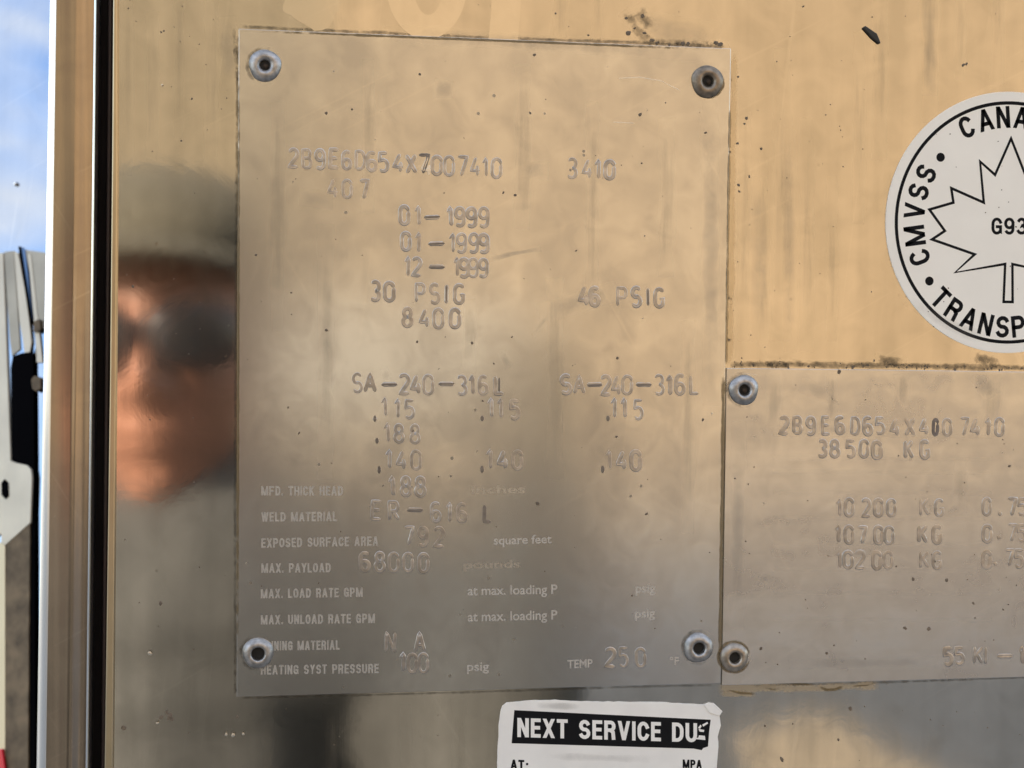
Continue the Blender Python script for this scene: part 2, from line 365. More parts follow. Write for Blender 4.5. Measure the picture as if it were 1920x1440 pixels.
BOLD.update({
 'A': [[(0, 0), (.5, 1)], [(1, 0), (.5, 1)], [(.2, .28), (.8, .28)]],
 'M': [[(0, 0), (0, 1)], [(.0, 1), (.5, 0)], [(1, 1), (.5, 0)], [(1, 0), (1, 1)]],
 'V': [[(0, 1), (.5, 0)], [(1, 1), (.5, 0)]],
 'H': [[(0, 0), (0, 1)], [(1, 0), (1, 1)], [(0, .5), (1, .5)]],
 'F': [[(1, 1), (0, 1), (0, 0)], [(0, .5), (.85, .5)]],
 'Y': [[(0, 1), (.5, .42)], [(1, 1), (.5, .42)], [(.5, .45), (.5, 0)]],
 'W': [[(0, 1), (.25, 0)], [(.5, 1), (.25, 0)], [(.5, 1), (.75, 0)], [(1, 1), (.75, 0)]],
 'O': [arc(.5, .64, .5, .36, 0, 180)+arc(.5, .36, .5, .36, 180, 360)+[(1, .64)]],
 'D': [[(0, .5), (0, 1), (.4, 1)]+arc(.4, .62, .6, .38, 90, 0, 6)+arc(.4, .38, .6, .38, 0, -90, 6)+[(0, 0), (0, .5)]],
 'E': [[(1, 1), (0, 1), (0, 0), (1, 0)], [(0, .52), (.9, .52)]],
 'N': [[(0, 0), (0, 1)], [(0, 1), (1, 0)], [(1, 0), (1, 1)]],
 'R': [[(0, 0), (0, 1), (.6, 1)]+arc(.6, .75, .38, .25, 90, -90)+[(0, .5)], [(.55, .5), (.88, .38), (.95, 0)]],
 'P': [[(0, 0), (0, 1), (.6, 1)]+arc(.6, .73, .40, .27, 90, -90)+[(0, .46)]],
 'S': [arc(.5, .745, .47, .255, 15, 250)+arc(.5, .255, .5, .255, 70, -165)],
 'K': [[(0, 0), (0, 1)], [(1, 1), (.0, .40)], [(.3, .6), (1, 0)]],
 'I': [[(.5, 0), (.5, 1)]],
 'G': [arc(.5, .66, .5, .34, 20, 180)+arc(.5, .34, .5, .34, 180, 320)+[(.97, .10), (.97, .46), (.55, .46)]],
 '9': [arc(.5, .27, .46, .27, 205, 350)+[(.98, .6)]+arc(.5, .69, .48, .31, 0, 360, 16)],
 '3': [arc(.47, .75, .42, .25, 160, -80)+arc(.47, .26, .50, .26, 80, -165)],
})
WID = {'.': .3, 'W': 1.4, 'I': .30, 'M': 1.35, 'E': .86, 'T': .95, 'L': .85, 'X': 1.05, 'A': 1.1, 'V': 1.08}
def bold_glyph(ch, w, h, sw):
    """flat letter from strokes of width sw in a w x h box, origin bottom left; returns verts, faces"""
    V, Fc = [], []; a = sw/2
    for s_ in BOLD[ch]:
        P = [Vector((a+x*(w-sw), a+y*(h-sw))) for x, y in s_]
        if len(s_) == 2 and abs(s_[0][0]-s_[1][0]) > .1 and abs(s_[0][1]-s_[1][1]) > .45:
            p, q = sorted(s_, key=lambda t: t[1]); x0_, x1_ = a+p[0]*(w-sw), a+q[0]*(w-sw)
            y0_ = 0 if p[1] == 0 else a+p[1]*(h-sw); y1_ = h if q[1] == 1 else a+q[1]*(h-sw)
            L_ = math.hypot(x1_-x0_, y1_-y0_); hx_ = a*L_/abs(y1_-y0_)*.97; o = len(V)
            V += [(x0_-hx_, y0_), (x0_+hx_, y0_), (x1_+hx_, y1_), (x1_-hx_, y1_)]; Fc.append((o, o+1, o+2, o+3)); continue
        P = [p for i, p in enumerate(P) if i == 0 or (p-P[i-1]).length > 1e-6]
        closed = (P[0]-P[-1]).length < 1e-5 and len(P) > 3
        if closed: P = P[:-1]
        else:
            P[0] = P[0]+(P[0]-P[1]).normalized()*a*(.98 if abs((P[0]-P[1]).normalized().y) > .9 or abs((P[0]-P[1]).normalized().x) > .99 else .35)
            P[-1] = P[-1]+(P[-1]-P[-2]).normalized()*a*(.98 if abs((P[-1]-P[-2]).normalized().y) > .9 or abs((P[-1]-P[-2]).normalized().x) > .99 else .35)
        n_ = len(P); o = len(V)
        for i, p in enumerate(P):
            d0 = (p-P[i-1]).normalized() if (i or closed) else (P[1]-p).normalized()
            d1 = (P[(i+1) % n_]-p).normalized() if (i < n_-1 or closed) else d0
            na, nb_ = Vector((-d0.y, d0.x)), Vector((-d1.y, d1.x)); mt = na+nb_
            mt = mt.normalized()/max(.42, mt.normalized().dot(na)) if mt.length > .05 else na
            for sg in (1, -1):
                q = p+mt*a*sg; V.append((min(w*1.03, max(-w*.03, q.x)), min(h, max(0, q.y))))
        for i in range(n_ if closed else n_-1):
            j = (i+1) % n_; Fc.append((o+2*i, o+2*i+1, o+2*j+1, o+2*j))
    return V, Fc
def bold_line(name, txt, x0, x1, yb0, yb1, cap, sw, m, parent, lift, gap=.16, base=0.0, shear=0.0):
    ws = [WID.get(c, 1.0)*(0.62 if c == ' ' else 1) for c in txt]; tot = sum(ws)+gap*(len(txt)-1); u = (x1-x0)/tot
    V, Fc = [], []; x = x0; sl_ = (yb1-yb0)/(x1-x0)
    for c, w_ in zip(txt, ws):
        if c != ' ':
            v, f = bold_glyph(c, w_*u, cap, sw if c != 'I' else min(sw, w_*u)); o = len(V)
            V += [PX(x+a+b*shear, yb0+(x+a-x0)*sl_-b, base-lift-2e-6*(k_//2 % 3)) for k_, (a, b) in enumerate(v)]; Fc += [tuple(i+o for i in q) for q in f]
        x += (w_+gap)*u
    return mesh(name, V, Fc, m, parent)

# ------------------------------------------------------------------ type from the built-in font
def glyphs(txt, bold=0.0):
    cu = bpy.data.curves.new('tmp', 'FONT'); cu.body = txt; cu.size = 1; cu.offset = bold; cu.resolution_u = 3; cu.fill_mode = 'FRONT'
    ob = bpy.data.objects.new('tmp', cu); C.objects.link(ob)
    dg = bpy.context.evaluated_depsgraph_get(); dg.update()
    me = bpy.data.meshes.new_from_object(ob.evaluated_get(dg))
    v = [(p.co.x, p.co.y) for p in me.vertices]; f = [tuple(p.vertices) for p in me.polygons]
    bpy.data.objects.remove(ob); bpy.data.curves.remove(cu); bpy.data.meshes.remove(me)
    return v, f
CAP = max(y for x, y in glyphs('H')[0])
def type_px(name, txt, x0, x1, yb0, cap, m, parent, lift, bold=0.0, yb1=None, base=0.0):
    """set a line between px x0..x1 on a baseline from yb0 to yb1"""
    v, f = glyphs(txt, bold); xs = [a for a, b in v]; a0, a1 = min(xs), max(xs)
    yb1 = yb0 if yb1 is None else yb1; sy = cap/CAP
    V = []
    for a, b in v:
        t = (a-a0)/(a1-a0); V.append(PX(x0+(x1-x0)*t, yb0+(yb1-yb0)*t-b*sy, base-lift))
    return mesh(name, V, f, m, parent)

# ------------------------------------------------------------------ large data plate
T = .0008
dp = thing('data_plate', (PX(900, 1292).x, -T, PX(900, 1292).z), 'large rectangular steel data plate with four rivets and rows of stamped numbers', 'data plate')
ps = pprism('plate_sheet', [(448, 55), (906, 73), (1369, 92), (1358, 700), (1350, 1280), (900, 1292), (444, 1305), (445, 700)], -T, -.00002, M_plate, dp, .00012)

def rivet(px, py, r, m, parent, base, hole=9.5, stub=True, fl=1.0):
    c = PX(px, py, base); k = (PX(px+1, py, base)-c).length
    Rr = r*k; rh = hole*k; v, f = [], []; n = 40
    prof = [(1.0, 0), (1.0, .10), (.97, .20), (.88, .36), (.74, .50), (.60, .56), (.50, .55), (.42, .46), (rh/Rr*1.05, .34), (rh/Rr, .2), (rh/Rr*.97, -.05)]
    wob = [1+.025*math.sin(3*i/n*math.tau+px)+.012*math.sin(5*i/n*math.tau) for i in range(n)]
    for a, h in prof:
        for i in range(n):
            t = i/n*math.tau; q = a*Rr*(wob[i] if a > .55 else 1)
            v.append((c.x+q*math.cos(t), base-h*Rr*.62*fl, c.z+q*math.sin(t)))
    for j in range(len(prof)-1):
        for i in range(n): f.append((j*n+i, j*n+(i+1) % n, (j+1)*n+(i+1) % n, (j+1)*n+i))
    o = mesh('rivet', v, f, m, parent, True)
    vv = [(c.x+rh*1.05*math.cos(i/n*math.tau), base-.10*Rr*.62, c.z+rh*1.05*math.sin(i/n*math.tau)) for i in range(n)]
    mesh('hole', vv, [list(range(n))], M_hole, o)
    if stub:
        st, sf = [], []; rs = rh*.52; cx, cz = c.x+rh*.12, c.z-rh*.1
        for a, h in ((1, .10), (.95, .22), (.6, .27)):
            for i in range(16): st.append((cx+rs*a*math.cos(i/16*math.tau), base-h*Rr*.62, cz+rs*a*math.sin(i/16*math.tau)))
        for j in range(2):
            for i in range(16): sf.append((j*16+i, j*16+(i+1) % 16, (j+1)*16+(i+1) % 16, (j+1)*16+i))
        sf.append(list(range(32, 48))); mesh('mandrel_stub', st, sf, M_mand, o, True)
    return o
r1 = rivet(497, 123, 30.5, M_riv, dp, -T); r2 = rivet(1326, 153, 29.5, M_rivb, dp, -T); r2['label'] = 'brown stained rivet at the upper right corner'
rivet(484, 1224, 29.5, M_riv, dp, -T, 12, False, 1.15); rivet(1309, 1214, 27.5, M_riv, dp, -T, 10, False, 1.15)

def seq(s): return s
rows = [
 [('2', 550, 297), ('B', 575, 298), ('9', 600, 299), ('E', 627, 298), ('6', 650, 300), ('D', 676, 301), ('6', 697, 303), ('5', 719, 304), ('4', 747, 306), ('X', 771, 307), ('0', 819, 310), ('0', 842, 311), ('7', 867, 312), ('4', 891, 313), ('1', 910, 313), ('0', 931, 315)],
 [('3', 1073, 316), ('4', 1101, 317), ('1', 1121, 317), ('0', 1143, 318)],
 [('4', 624, 353), ('0', 651, 355), ('7', 683, 355)],
 [('0', 758, 404), ('1', 784, 405), ('-', 810, 407), ('1', 844, 406), ('9', 862, 407), ('9', 884, 407), ('9', 907, 408)],
 [('0', 761, 453), ('1', 784, 454), ('-', 818, 457), ('1', 848, 455), ('9', 865, 456), ('9', 888, 456), ('9', 907, 457)],
 [('1', 764, 499), ('2', 781, 500), ('-', 819, 501), ('1', 856, 501), ('9', 870, 502), ('9', 887, 502), ('9', 906, 503)],
 [('8', 764, 595), ('4', 796, 596), ('0', 822, 597), ('0', 853, 597)],
 [('.', 703, 785), ('1', 721, 763), ('1', 745, 765), ('5', 768, 767)],
 [('.', 904, 785), ('1', 920, 765), ('1', 938, 766), ('5', 965, 768)],
 [('.', 1140, 785), ('1', 1151, 765), ('1', 1170, 766), ('5', 1197, 768)],
 [('.', 707, 826), ('1', 726, 811), ('8', 748, 813), ('8', 778, 814)],
 [('.', 711, 880), ('1', 729, 861), ('4', 753, 862), ('0', 780, 863)],
 [('.', 904, 880), ('1', 918, 861), ('4', 943, 862), ('0', 970, 863)],
 [('.', 1130, 880), ('1', 1142, 862), ('4', 1166, 863), ('0', 1192, 864)],
 [('1', 735, 911), ('8', 761, 912), ('8', 788, 912)],
 [('7', 767, 1005), ('9', 793, 1006), ('2', 823, 1007)],
 [('6', 684, 1054), ('8', 712, 1054), ('0', 738, 1055), ('0', 765, 1055), ('0', 794, 1056)],
 [('1', 755, 1242), ('0', 773, 1243), ('0', 794, 1243)],
 [('2', 1144, 1233), ('5', 1169, 1233), ('0', 1201, 1233)],
]
for r in rows: stamp(r, dp)
stamp([('3', 704, 546), ('0', 730, 547)], dp); stamp([('P', 788, 550), ('S', 815, 551), ('I', 837, 551), ('G', 861, 552)], dp)
stamp([('4', 1095, 556), ('6', 1115, 556)], dp); stamp([('P', 1166, 557), ('S', 1193, 557), ('I', 1215, 557), ('G', 1236, 558)], dp)
stamp([('S', 670, 718), ('A', 694, 718), ('-', 730, 721), ('2', 758, 721), ('4', 780, 721), ('0', 803, 722), ('-', 837, 720), ('3', 866, 722), ('1', 885, 722), ('6', 906, 722), ('L', 936, 722)], dp)
stamp([('S', 1061, 721), ('A', 1086, 721), ('-', 1115, 722), ('2', 1136, 722), ('4', 1156, 722), ('0', 1176, 722), ('-', 1207, 722), ('3', 1236, 722), ('1', 1255, 722), ('6', 1275, 722), ('L', 1302, 722)], dp)
stamp([('E', 706, 957), ('R', 738, 958), ('-', 778, 957), ('6', 817, 961), ('1', 842, 961), ('6', 866, 962)], dp)
stamp([('L', 914, 962)], dp, m=M_dash, w=15, h=30, hw=4.4)
stamp([('N', 732, 1204), ('A', 787, 1204)], dp, w=18)
# over-struck digit and the darker, deeper bars and points
stamp([('7', 795, 308)], dp, m=M_dash, w=20, name='overstruck_number'); stamp([('4', 800, 312)], dp, m=M_scr, w=20, base=-.00087, name='overstruck_number')
def flatbar(items, parent, base):
    V, Fc = [], []
    for x0, y0, x1, y1, hw in items:
        v, f = groove([[(x0, y0), (x1, y1)]], hw, .0001, base); o = len(V); V += v; Fc += [tuple(i+o for i in q) for q in f]
    return mesh('stamped_bar', V, Fc, M_dash, parent, True)
for b in ((795, 407, 825, 406), (803, 458, 834, 456), (804, 502, 834, 501), (715, 722, 745, 721), (822, 720, 852, 719), (1101, 723, 1129, 722), (1193, 722, 1222, 721), (763, 958, 793, 956)):
    flatbar([b+(2.1,)], dp, -.00090)
for b in ((703, 779, 703, 791), (904, 779, 904, 790), (1140, 779, 1140, 790), (707, 821, 707, 832), (711, 874, 711, 888), (904, 873, 904, 887), (1130, 873, 1130, 887), (837, 536, 837, 566), (1215, 542, 1215, 573), (936, 708, 936, 736)):
    flatbar([b+(3.0 if b[3]-b[1] < 20 else 1.6,)], dp, -.00090)

for txt, x0, x1, yb, yb1, mm in (
    ('MFD. THICK HEAD', 490, 643, 929, 929, M_print), ('WELD MATERIAL', 490, 632, 978, 977, M_print),
    ('EXPOSED SURFACE AREA', 490, 709, 1027, 1023, M_print), ('MAX. PAYLOAD', 490, 620, 1074, 1073, M_print), ('MAX. LOAD RATE GPM', 489, 680, 1122, 1119, M_print),
    ('MAX. UNLOAD RATE GPM', 489, 703, 1171, 1168, M_print), ('LINING MATERIAL', 500, 637, 1220, 1218, M_print), ('HEATING SYST PRESSURE', 489, 710, 1265, 1262, M_print)):
    bold_line('etched_line', txt, x0, x1, yb, yb1, 17.5, 3.1, mm, dp, .00002, .22, -T)
for txt, x0, x1, yb, yb1, cp, mm in (('square feet', 926, 1034, 1021, 1018, 15.5, M_print), ('inches', 884, 985, 925, 924, 14, M_printf), ('pounds', 870, 975, 1066, 1064, 14, M_printf), ('at max. loading P', 877, 1045, 1116, 1113, 17, M_print),
    ('at max. loading P', 877, 1045, 1165, 1161, 17, M_print), ('psig', 1192, 1229, 1111, 1110, 16, M_print), ('psig', 1191, 1228, 1158, 1157, 16, M_print),
    ('psig', 876, 917, 1258, 1257, 16, M_print), ('TEMP', 1064, 1111, 1253, 1251, 15, M_print), ('°F', 1256, 1273, 1247, 1246, 14, M_print)):
    type_px('etched_line', txt, x0, x1, yb, cp, M_print2 if mm is M_print else mm, dp, .00002, .012, yb1, -T)

# ------------------------------------------------------------------ second data plate
T2 = .0008
d2 = thing('data_plate', (PX(1640, 1276).x, -T2, PX(1640, 1276).z), 'steel plate with weight figures in KG right of the larger plate under the round sticker', 'data plate')
pprism('plate_sheet', [(1361, 690), (1640, 693), (1990, 698), (2250, 701), (2236, 1256), (1925, 1268), (1640, 1276), (1352, 1284)], -T2, -.00002, M_plate2, d2, .00012)
rivet(1394, 731, 27.5, M_riv, d2, -T2, 9.5, True, 1.1); q = rivet(1376, 1232, 26.5, M_rivm, d2, -T2, 9.5, False, 1.1); q['label'] = 'brown tarnished rivet at the lower left corner'
rivet(2205, 735, 26.5, M_riv, d2, -T2); rivet(2196, 1222, 26.5, M_riv, d2, -T2)
for r in ([('2', 1470, 797), ('B', 1495, 797), ('9', 1520, 798), ('E', 1549, 798), ('6', 1575, 798), ('D', 1604, 799), ('6', 1627, 799), ('5', 1650, 799), ('4', 1678, 800), ('X', 1706, 800), ('4', 1733, 800), ('0', 1776, 801), ('7', 1808, 801), ('4', 1829, 801), ('1', 1852, 801), ('0', 1874, 801)],
    [('3', 1542, 841), ('8', 1565, 842), ('5', 1595, 842), ('0', 1620, 842), ('0', 1644, 843)], [('K', 1704, 842), ('G', 1734, 843)],
    [('1', 1573, 952), ('0', 1592, 952), ('2', 1624, 952), ('0', 1647, 952), ('0', 1671, 952)], [('K', 1733, 951), ('G', 1761, 952)], [('0', 1850, 950), ('.', 1875, 963), ('7', 1898, 950), ('5', 1917, 950)],
    [('1', 1571, 1002), ('0', 1592, 1003), ('7', 1617, 1003), ('0', 1647, 1003), ('0', 1667, 1003)], [('K', 1730, 1002), ('G', 1757, 1003)], [('0', 1851, 1000), ('.', 1873, 1008), ('7', 1898, 1000), ('5', 1916, 1000)],
    [('1', 1573, 1049), ('0', 1590, 1050), ('2', 1613, 1050), ('0', 1644, 1050), ('0', 1665, 1050)], [('K', 1733, 1049), ('G', 1757, 1050)], [('0', 1850, 1049), ('.', 1867, 1057), ('7', 1893, 1047), ('5', 1911, 1048)],
    [('5', 1778, 1231), ('5', 1799, 1230), ('K', 1834, 1229), ('I', 1848, 1229), ('-', 1884, 1230), ('1', 1916, 1230)]):
    stamp(r, d2, w=17, h=31)
stamp([('0', 1754, 801)], d2, m=M_stampd, w=10, h=30, hw=3.6)
film('print_trace', [([(1450, y), (1860, y+3)], 4) for y in (815, 858, 884, 922, 970, 1018, 1067, 1111, 1160)], M_haze, d2, T2+.00003, .28)

# ------------------------------------------------------------------ round sticker
cs = PX(1892, 418); RS = (PX(1660, 418)-cs).length
st = thing('round_sticker', cs, 'round white safety sticker with black ring and maple leaf outline', 'sticker')
def disc(name, r, y0, y1, m, parent, n=120, r_in=None, c=cs):
    if r_in is None:
        return prism(name, [c+Vector((r*math.cos(i/n*math.tau), 0, r*math.sin(i/n*math.tau))) for i in range(n)], y0, y1, m, parent)
    v = [(c.x+q*math.cos(i/n*math.tau), y0, c.z+q*math.sin(i/n*math.tau)) for q in (r, r_in) for i in range(n)]
    return mesh(name, v, [(i, (i+1) % n, n+(i+1) % n, n+i) for i in range(n)], m, parent)
bevel(disc('sticker_film', RS, -.00022, -.00001, M_white, st), .00008)
disc('ring', RS*.928, -.00024, 0, M_black, st, 120, RS*.902)
ks = RS/234
def polar(a, r): return cs+Vector((math.cos(R(a)), 0, math.sin(R(a))))*r*ks
def arcword(name, items, inward, cap, wsc, bold):
    V, Fc = [], []
    for ch, a, r in items:
        v, f = bold_glyph(ch, wsc*WID.get(ch, 1), 1, bold); mid = wsc*WID.get(ch, 1)/2
        c = polar(a, r); up = Vector((math.cos(R(a)), 0, math.sin(R(a))))
        if inward: up = -up
        rt = Vector((up.z, 0, -up.x)); s = cap*ks; o = len(V)
        for x, y in v:
            p = c+rt*(x-mid)*s+up*(y-.5)*s; V.append((p.x, -.00024, p.z))
        Fc += [tuple(i+o for i in q) for q in f]
    return mesh(name, V, Fc, M_black, st)
arcword('lettering', [(c, a, 189) for c, a in zip('CANADA', (116.8, 105.4, 95, 84.4, 74, 63))], False, 39, .66, .185)
arcword('lettering', [(c, a, 187) for c, a in zip('TRANSPORT', (133.2, 123, 112.7, 102.6, 92.7, 83.4, 73.6, 63.6, 53.6))][0:0] + [(c, -a, 187) for c, a in zip('TRANSPORT', (133.2, 123, 112.7, 102.6, 92.7, 83.4, 73.2, 62.8, 53))], True, 39, .66, .185)
arcword('lettering', [(c, a, 181) for c, a in zip('CMVSS', (200.9, 188.4, 174.5, 163.4, 152.3))], False, 39, .66, .185)
for px, py in ((1763, 295), (1742, 527)):
    disc('dot', 8*ks, -.00024, -.0002, M_black, st, 24, None, PX(px, py))
leaf = [(1895, 260), (1865, 328), (1837, 303), (1844, 380), (1783, 353), (1787, 380), (1742, 393), (1771, 433), (1747, 449), (1827, 477), (1790, 511), (1884, 495), (1881, 566)]
lp = [PX(a, b) for a, b in leaf]; ax = PX(1895, 400).x
axp = [PX(1889.5+(566-b)*.018, b).x for a, b in leaf]
lp += [Vector((2*x-p.x, 0, p.z)) for p, x in list(zip(lp, axp))[:0:-1]]
v, f = [], []; n = len(lp); hw = 2.4*ks
for i, p in enumerate(lp):
    a = (p-lp[i-1]).normalized(); b = (lp[(i+1) % n]-p).normalized()
    na = Vector((-a.z, 0, a.x)); nb = Vector((-b.z, 0, b.x)); mt = (na+nb); mt = mt/max(.35, mt.dot(na)) if mt.length > .01 else na
    v += [p+mt*hw+Vector((0, -.00024, 0)), p-mt*hw+Vector((0, -.00024, 0))]
f = [(2*i, 2*i+1, (2*i+3) % (2*n), (2*i+2) % (2*n)) for i in range(n)]
mesh('leaf_outline', v, f, M_black, st)
bold_line('lettering', 'G93', 1859, 1926, 440, 440, 32, 5.6, M_black, st, .00024)

# ------------------------------------------------------------------ service sticker
sp = thing('service_sticker', PX(1140, 1560), 'white service due sticker with black header band and torn right corner', 'sticker')
out_ = [(938, 1334), (941, 1324), (950, 1317), (985, 1313), (1040, 1312), (1110, 1315), (1180, 1316), (1240, 1316), (1290, 1319), (1322, 1321), (1327, 1318), (1336, 1319), (1347, 1326), (1353, 1334), (1349, 1340), (1351, 1360), (1345, 1382), (1347, 1400), (1343, 1440), (1338, 1700), (931, 1690), (932, 1440), (933, 1400), (935, 1360)]
bevel(pprism('sticker_film', rough_edge(out_, 1.2, 9, 1), -.0003, -.00001, M_white2, sp), .0001)
pprism('torn_corner', [(1318, 1320), (1328, 1316), (1338, 1318), (1354, 1333), (1348, 1342), (1330, 1336)], -.0006, -.00028, M_white2, sp, .00015)
pprism('header_band', [(964, 1331), (1332, 1349), (1329, 1372), (1327, 1399), (1318, 1402), (1315, 1406), (1300, 1403), (959, 1393)], -.00033, -.0003, M_black, sp)
bold_line('header_lettering', 'NEXT SERVICE DU', 970, 1307, 1382, 1392, 36, 6.8, M_white2, sp, .00036, .17)
for pl in ([(1302, 1385), (1322, 1387), (1321, 1379), (1310, 1378), (1309, 1382)], [(1309, 1366), (1320, 1368), (1319, 1372), (1311, 1371)], [(1316, 1358), (1326, 1353), (1327, 1356), (1318, 1362)], [(1308, 1364), (1313, 1358), (1315, 1361), (1312, 1366)]):
    pprism('torn_letter_scrap', pl, -.00036, -.0003, M_white2, sp)
bold_line('lettering', 'AT', 957, 983, 1443, 1444, 19, 4, M_black, sp, .00033)
for dy_ in (1430, 1440): pprism('colon_dot', [(986, dy_), (990, dy_), (990, dy_+4), (986, dy_+4)], -.00034, -.0003, M_black, sp)
bold_line('lettering', 'MPA', 1280, 1316, 1440, 1441, 16, 3.6, M_black, sp, .00033)
# ------------------------------------------------------------------ dirt on the surfaces
def dots(name, pts, parent, lift, m=M_spk):
    V, Fc = [], []
    for x, y, r in pts:
        o = len(V); k = 9; sd = random.random()*50; e = random.uniform(.55, 1); an = random.uniform(0, 3)
        V.append(PX(x, y, -lift-r*.00004))
        for i in range(k):
            a = i/k*math.tau; q = r*(1+.55*noise.noise(Vector((math.cos(a)*1.3, math.sin(a)*1.3, sd))))
            dx, dy = q*math.cos(a), q*e*math.sin(a)
            V.append(PX(x+dx*math.cos(an)-dy*math.sin(an), y+dx*math.sin(an)+dy*math.cos(an), -lift))
        Fc += [(o, o+1+i, o+1+(i+1) % k) for i in range(k)]
    o = mesh(name, V, Fc, m, parent, True); o['kind'] = 'stuff'
    return o
pl_sp = [(1002, 103, 3.2), (787, 139, 3), (612, 212, 3), (660, 205, 2.4), (1200, 215, 4), (994, 212, 3), (944, 361, 3), (966, 366, 3), (612, 619, 3.6), (546, 549, 2.2), (540, 764, 2.4), (905, 752, 2.4), (782, 641, 2.5), (885, 643, 3), (960, 632, 2.4), (1158, 671, 3), (1323, 249, 3), (1203, 306, 2), (1008, 944, 4.2), (1212, 964, 3.4), (1185, 1117, 2.2), (774, 808, 3.6), (561, 812, 3), (926, 682, 2.2), (1318, 787, 3), (1156, 819, 3), (1080, 470, 2.4), (480, 478, 2.4)]
pl_sp += [(random.uniform(460, 1345), random.uniform(90, 1280), random.uniform(.7, 1.5)) for _ in range(60)]
dots('dirt_speck', pl_sp, dp, T+.00001)
dots('dirt_speck', [(1893, 874, 3.5), (1712, 1086, 3.4), (1775, 1088, 3.6), (1752, 1052, 3.6), (1741, 1179, 4), (1697, 1178, 3.6), (1881, 1143, 2.6), (1378, 897, 2.2), (1427, 1216, 3.4), (1574, 697, 4), (1550, 1225, 3), (1825, 1131, 3)]+[(random.uniform(1370, 1920), random.uniform(700, 1265), random.uniform(.8, 1.9)) for _ in range(60)], d2, T2+.00001)
pn = [(301, 1131, 4.5), (249, 537, 2.6), (360, 185, 2.4), (340, 264, 1.8), (302, 60, 2.6), (307, 58, 2), (1806, 122, 4), (1812, 120, 3), (1594, 1329, 4.2), (1434, 1361, 2.8), (1572, 1387, 3), (1466, 1424, 5), (1506, 12, 3), (1042, 25, 2.4), (1103, 66, 2.6), (1384, 144, 2.6), (1400, 222, 3), (1396, 232, 2.4), (1383, 269, 3), (1427, 279, 3), (1405, 331, 3), (1385, 347, 3.4), (1386, 359, 3), (1372, 150, 2.4), (1369, 285, 2.4), (1367, 558, 3.4), (1367, 637, 4.2), (1371, 560, 2), (445, 1344, 3), (232, 1365, 5), (302, 1345, 5), (318, 1342, 7), (313, 1336, 5), (322, 1349, 4), (1174, 34, 3), (1190, 53, 3), (1178, 62, 5), (1205, 30, 4), (1222, 75, 5), (1232, 80, 4), (1280, 82, 5), (1290, 83, 4), (1342, 80, 5), (1350, 83, 5), (1255, 84, 3), (1340, 94, 4), (1208, 62, 4)]
pn += [(random.uniform(225, 1915), random.choice((random.uniform(0, 90), random.uniform(1310, 1440))), random.uniform(.7, 1.6)) for _ in range(50)]
pn += [(random.uniform(1375, 1660), random.uniform(90, 680), random.uniform(.7, 1.5)) for _ in range(30)]
pn += [(random.uniform(225, 440), random.uniform(0, 1440), random.uniform(.7, 1.6)) for _ in range(40)]
for _ in range(70):   # crumbs of dirt collected on the second plate's upper edge
    x = random.uniform(1365, 1960); pn.append((x, 688+(x-1361)*.012-abs(random.gauss(0, 1))*7, random.uniform(.8, 2.6)))
dots('dirt_speck', pn, panel, .00002)
dots('bright_fleck', [(281, 1224, 4), (462, 1056, 1.5), (304, 159, 2.2), (437, 1378, 3.6), (424, 1377, 3), (456, 1376, 2.5), (295, 1356, 2.6), (1335, 775, 2)], panel, .0009, M_scr)
fm = lambda n, s, m, pr, l, a=1.0: film(n, s, m, pr, l, a)
fm('grime_line', [([(450, 50), (680, 60), (900, 70), (1200, 80), (1368, 88)], 5)], M_grime, panel, .00004, .8)
fm('grime_line', [([(1168, 20), (1200, 60), (1215, 78), (1290, 84), (1366, 90)], 13), ([(1190, 10), (1225, 60)], 16)], M_grime, panel, .00005, .75)
fm('grime_line', [([(1362, 684), (1460, 683), (1700, 686), (1990, 691)], 8), ([(1480, 676), (1520, 682)], 6), ([(1820, 670), (1880, 684)], 15), ([(1425, 682), (1490, 684)], 8), ([(1640, 672), (1700, 682)], 12)], M_grime, panel, .00005, 1)
fm('grime_line', [([(446, 52), (443, 400), (441, 900), (441, 1310)], 4), ([(438, 45), (446, 160)], 7)], M_grime, panel, .00003, .75)
fm('smear', [([(1180, 50), (1350, 70)], 34), ([(425, 30), (430, 170)], 18), ([(1740, -60), (1745, 230)], 15), ([(1420, 330), (1425, 640)], 22), ([(1480, 240), (1482, 660)], 12)], M_haze, panel, .00003, .8)
fm('sealant_edge', [([(1377, 96), (1372, 400), (1368, 690)], 8)], M_pale, panel, .0001, 1)
fm('sealant_stain', [([(1369, 200), (1365, 450), (1362, 690)], 3.2), ([(1357, 700), (1355, 900), (1352, 1100), (1350, 1235)], 4.6)], M_rust, panel, .00095, 1)
fm('sealant_edge', [([(1340, 1290), (1400, 1289), (1520, 1290), (1650, 1284)], 10), ([(1345, 1300), (1420, 1302)], 7)], M_pale, panel, .0001, .9)
fm('sealant_stain', [([(1345, 1282), (1420, 1280), (1460, 1281), (1530, 1284)], 2.6), ([(1360, 1293), (1390, 1300), (1420, 1301)], 3.2), ([(1430, 1289), (1450, 1293), (1465, 1290)], 2.6), ([(1530, 1285), (1550, 1294), (1565, 1293), (1590, 1284)], 3), ([(1595, 1287), (1625, 1285), (1645, 1280)], 2), ([(1655, 1272), (1662, 1282), (1668, 1274)], 4)], M_rust, panel, .00016, 1.1)
fm('grime_line', [([(444, 1309), (700, 1303), (900, 1297), (1180, 1288), (1345, 1284)], 3.4), ([(1400, 1287), (1700, 1278), (1990, 1268)], 3.2)], M_grime, panel, .00004, .75)
fm('edge_stain', [([(448, 60), (446, 700), (445, 1300)], 3.4), ([(448, 57), (906, 75), (1366, 94)], 2.8)], M_rust, dp, T+.00003, 1.3)
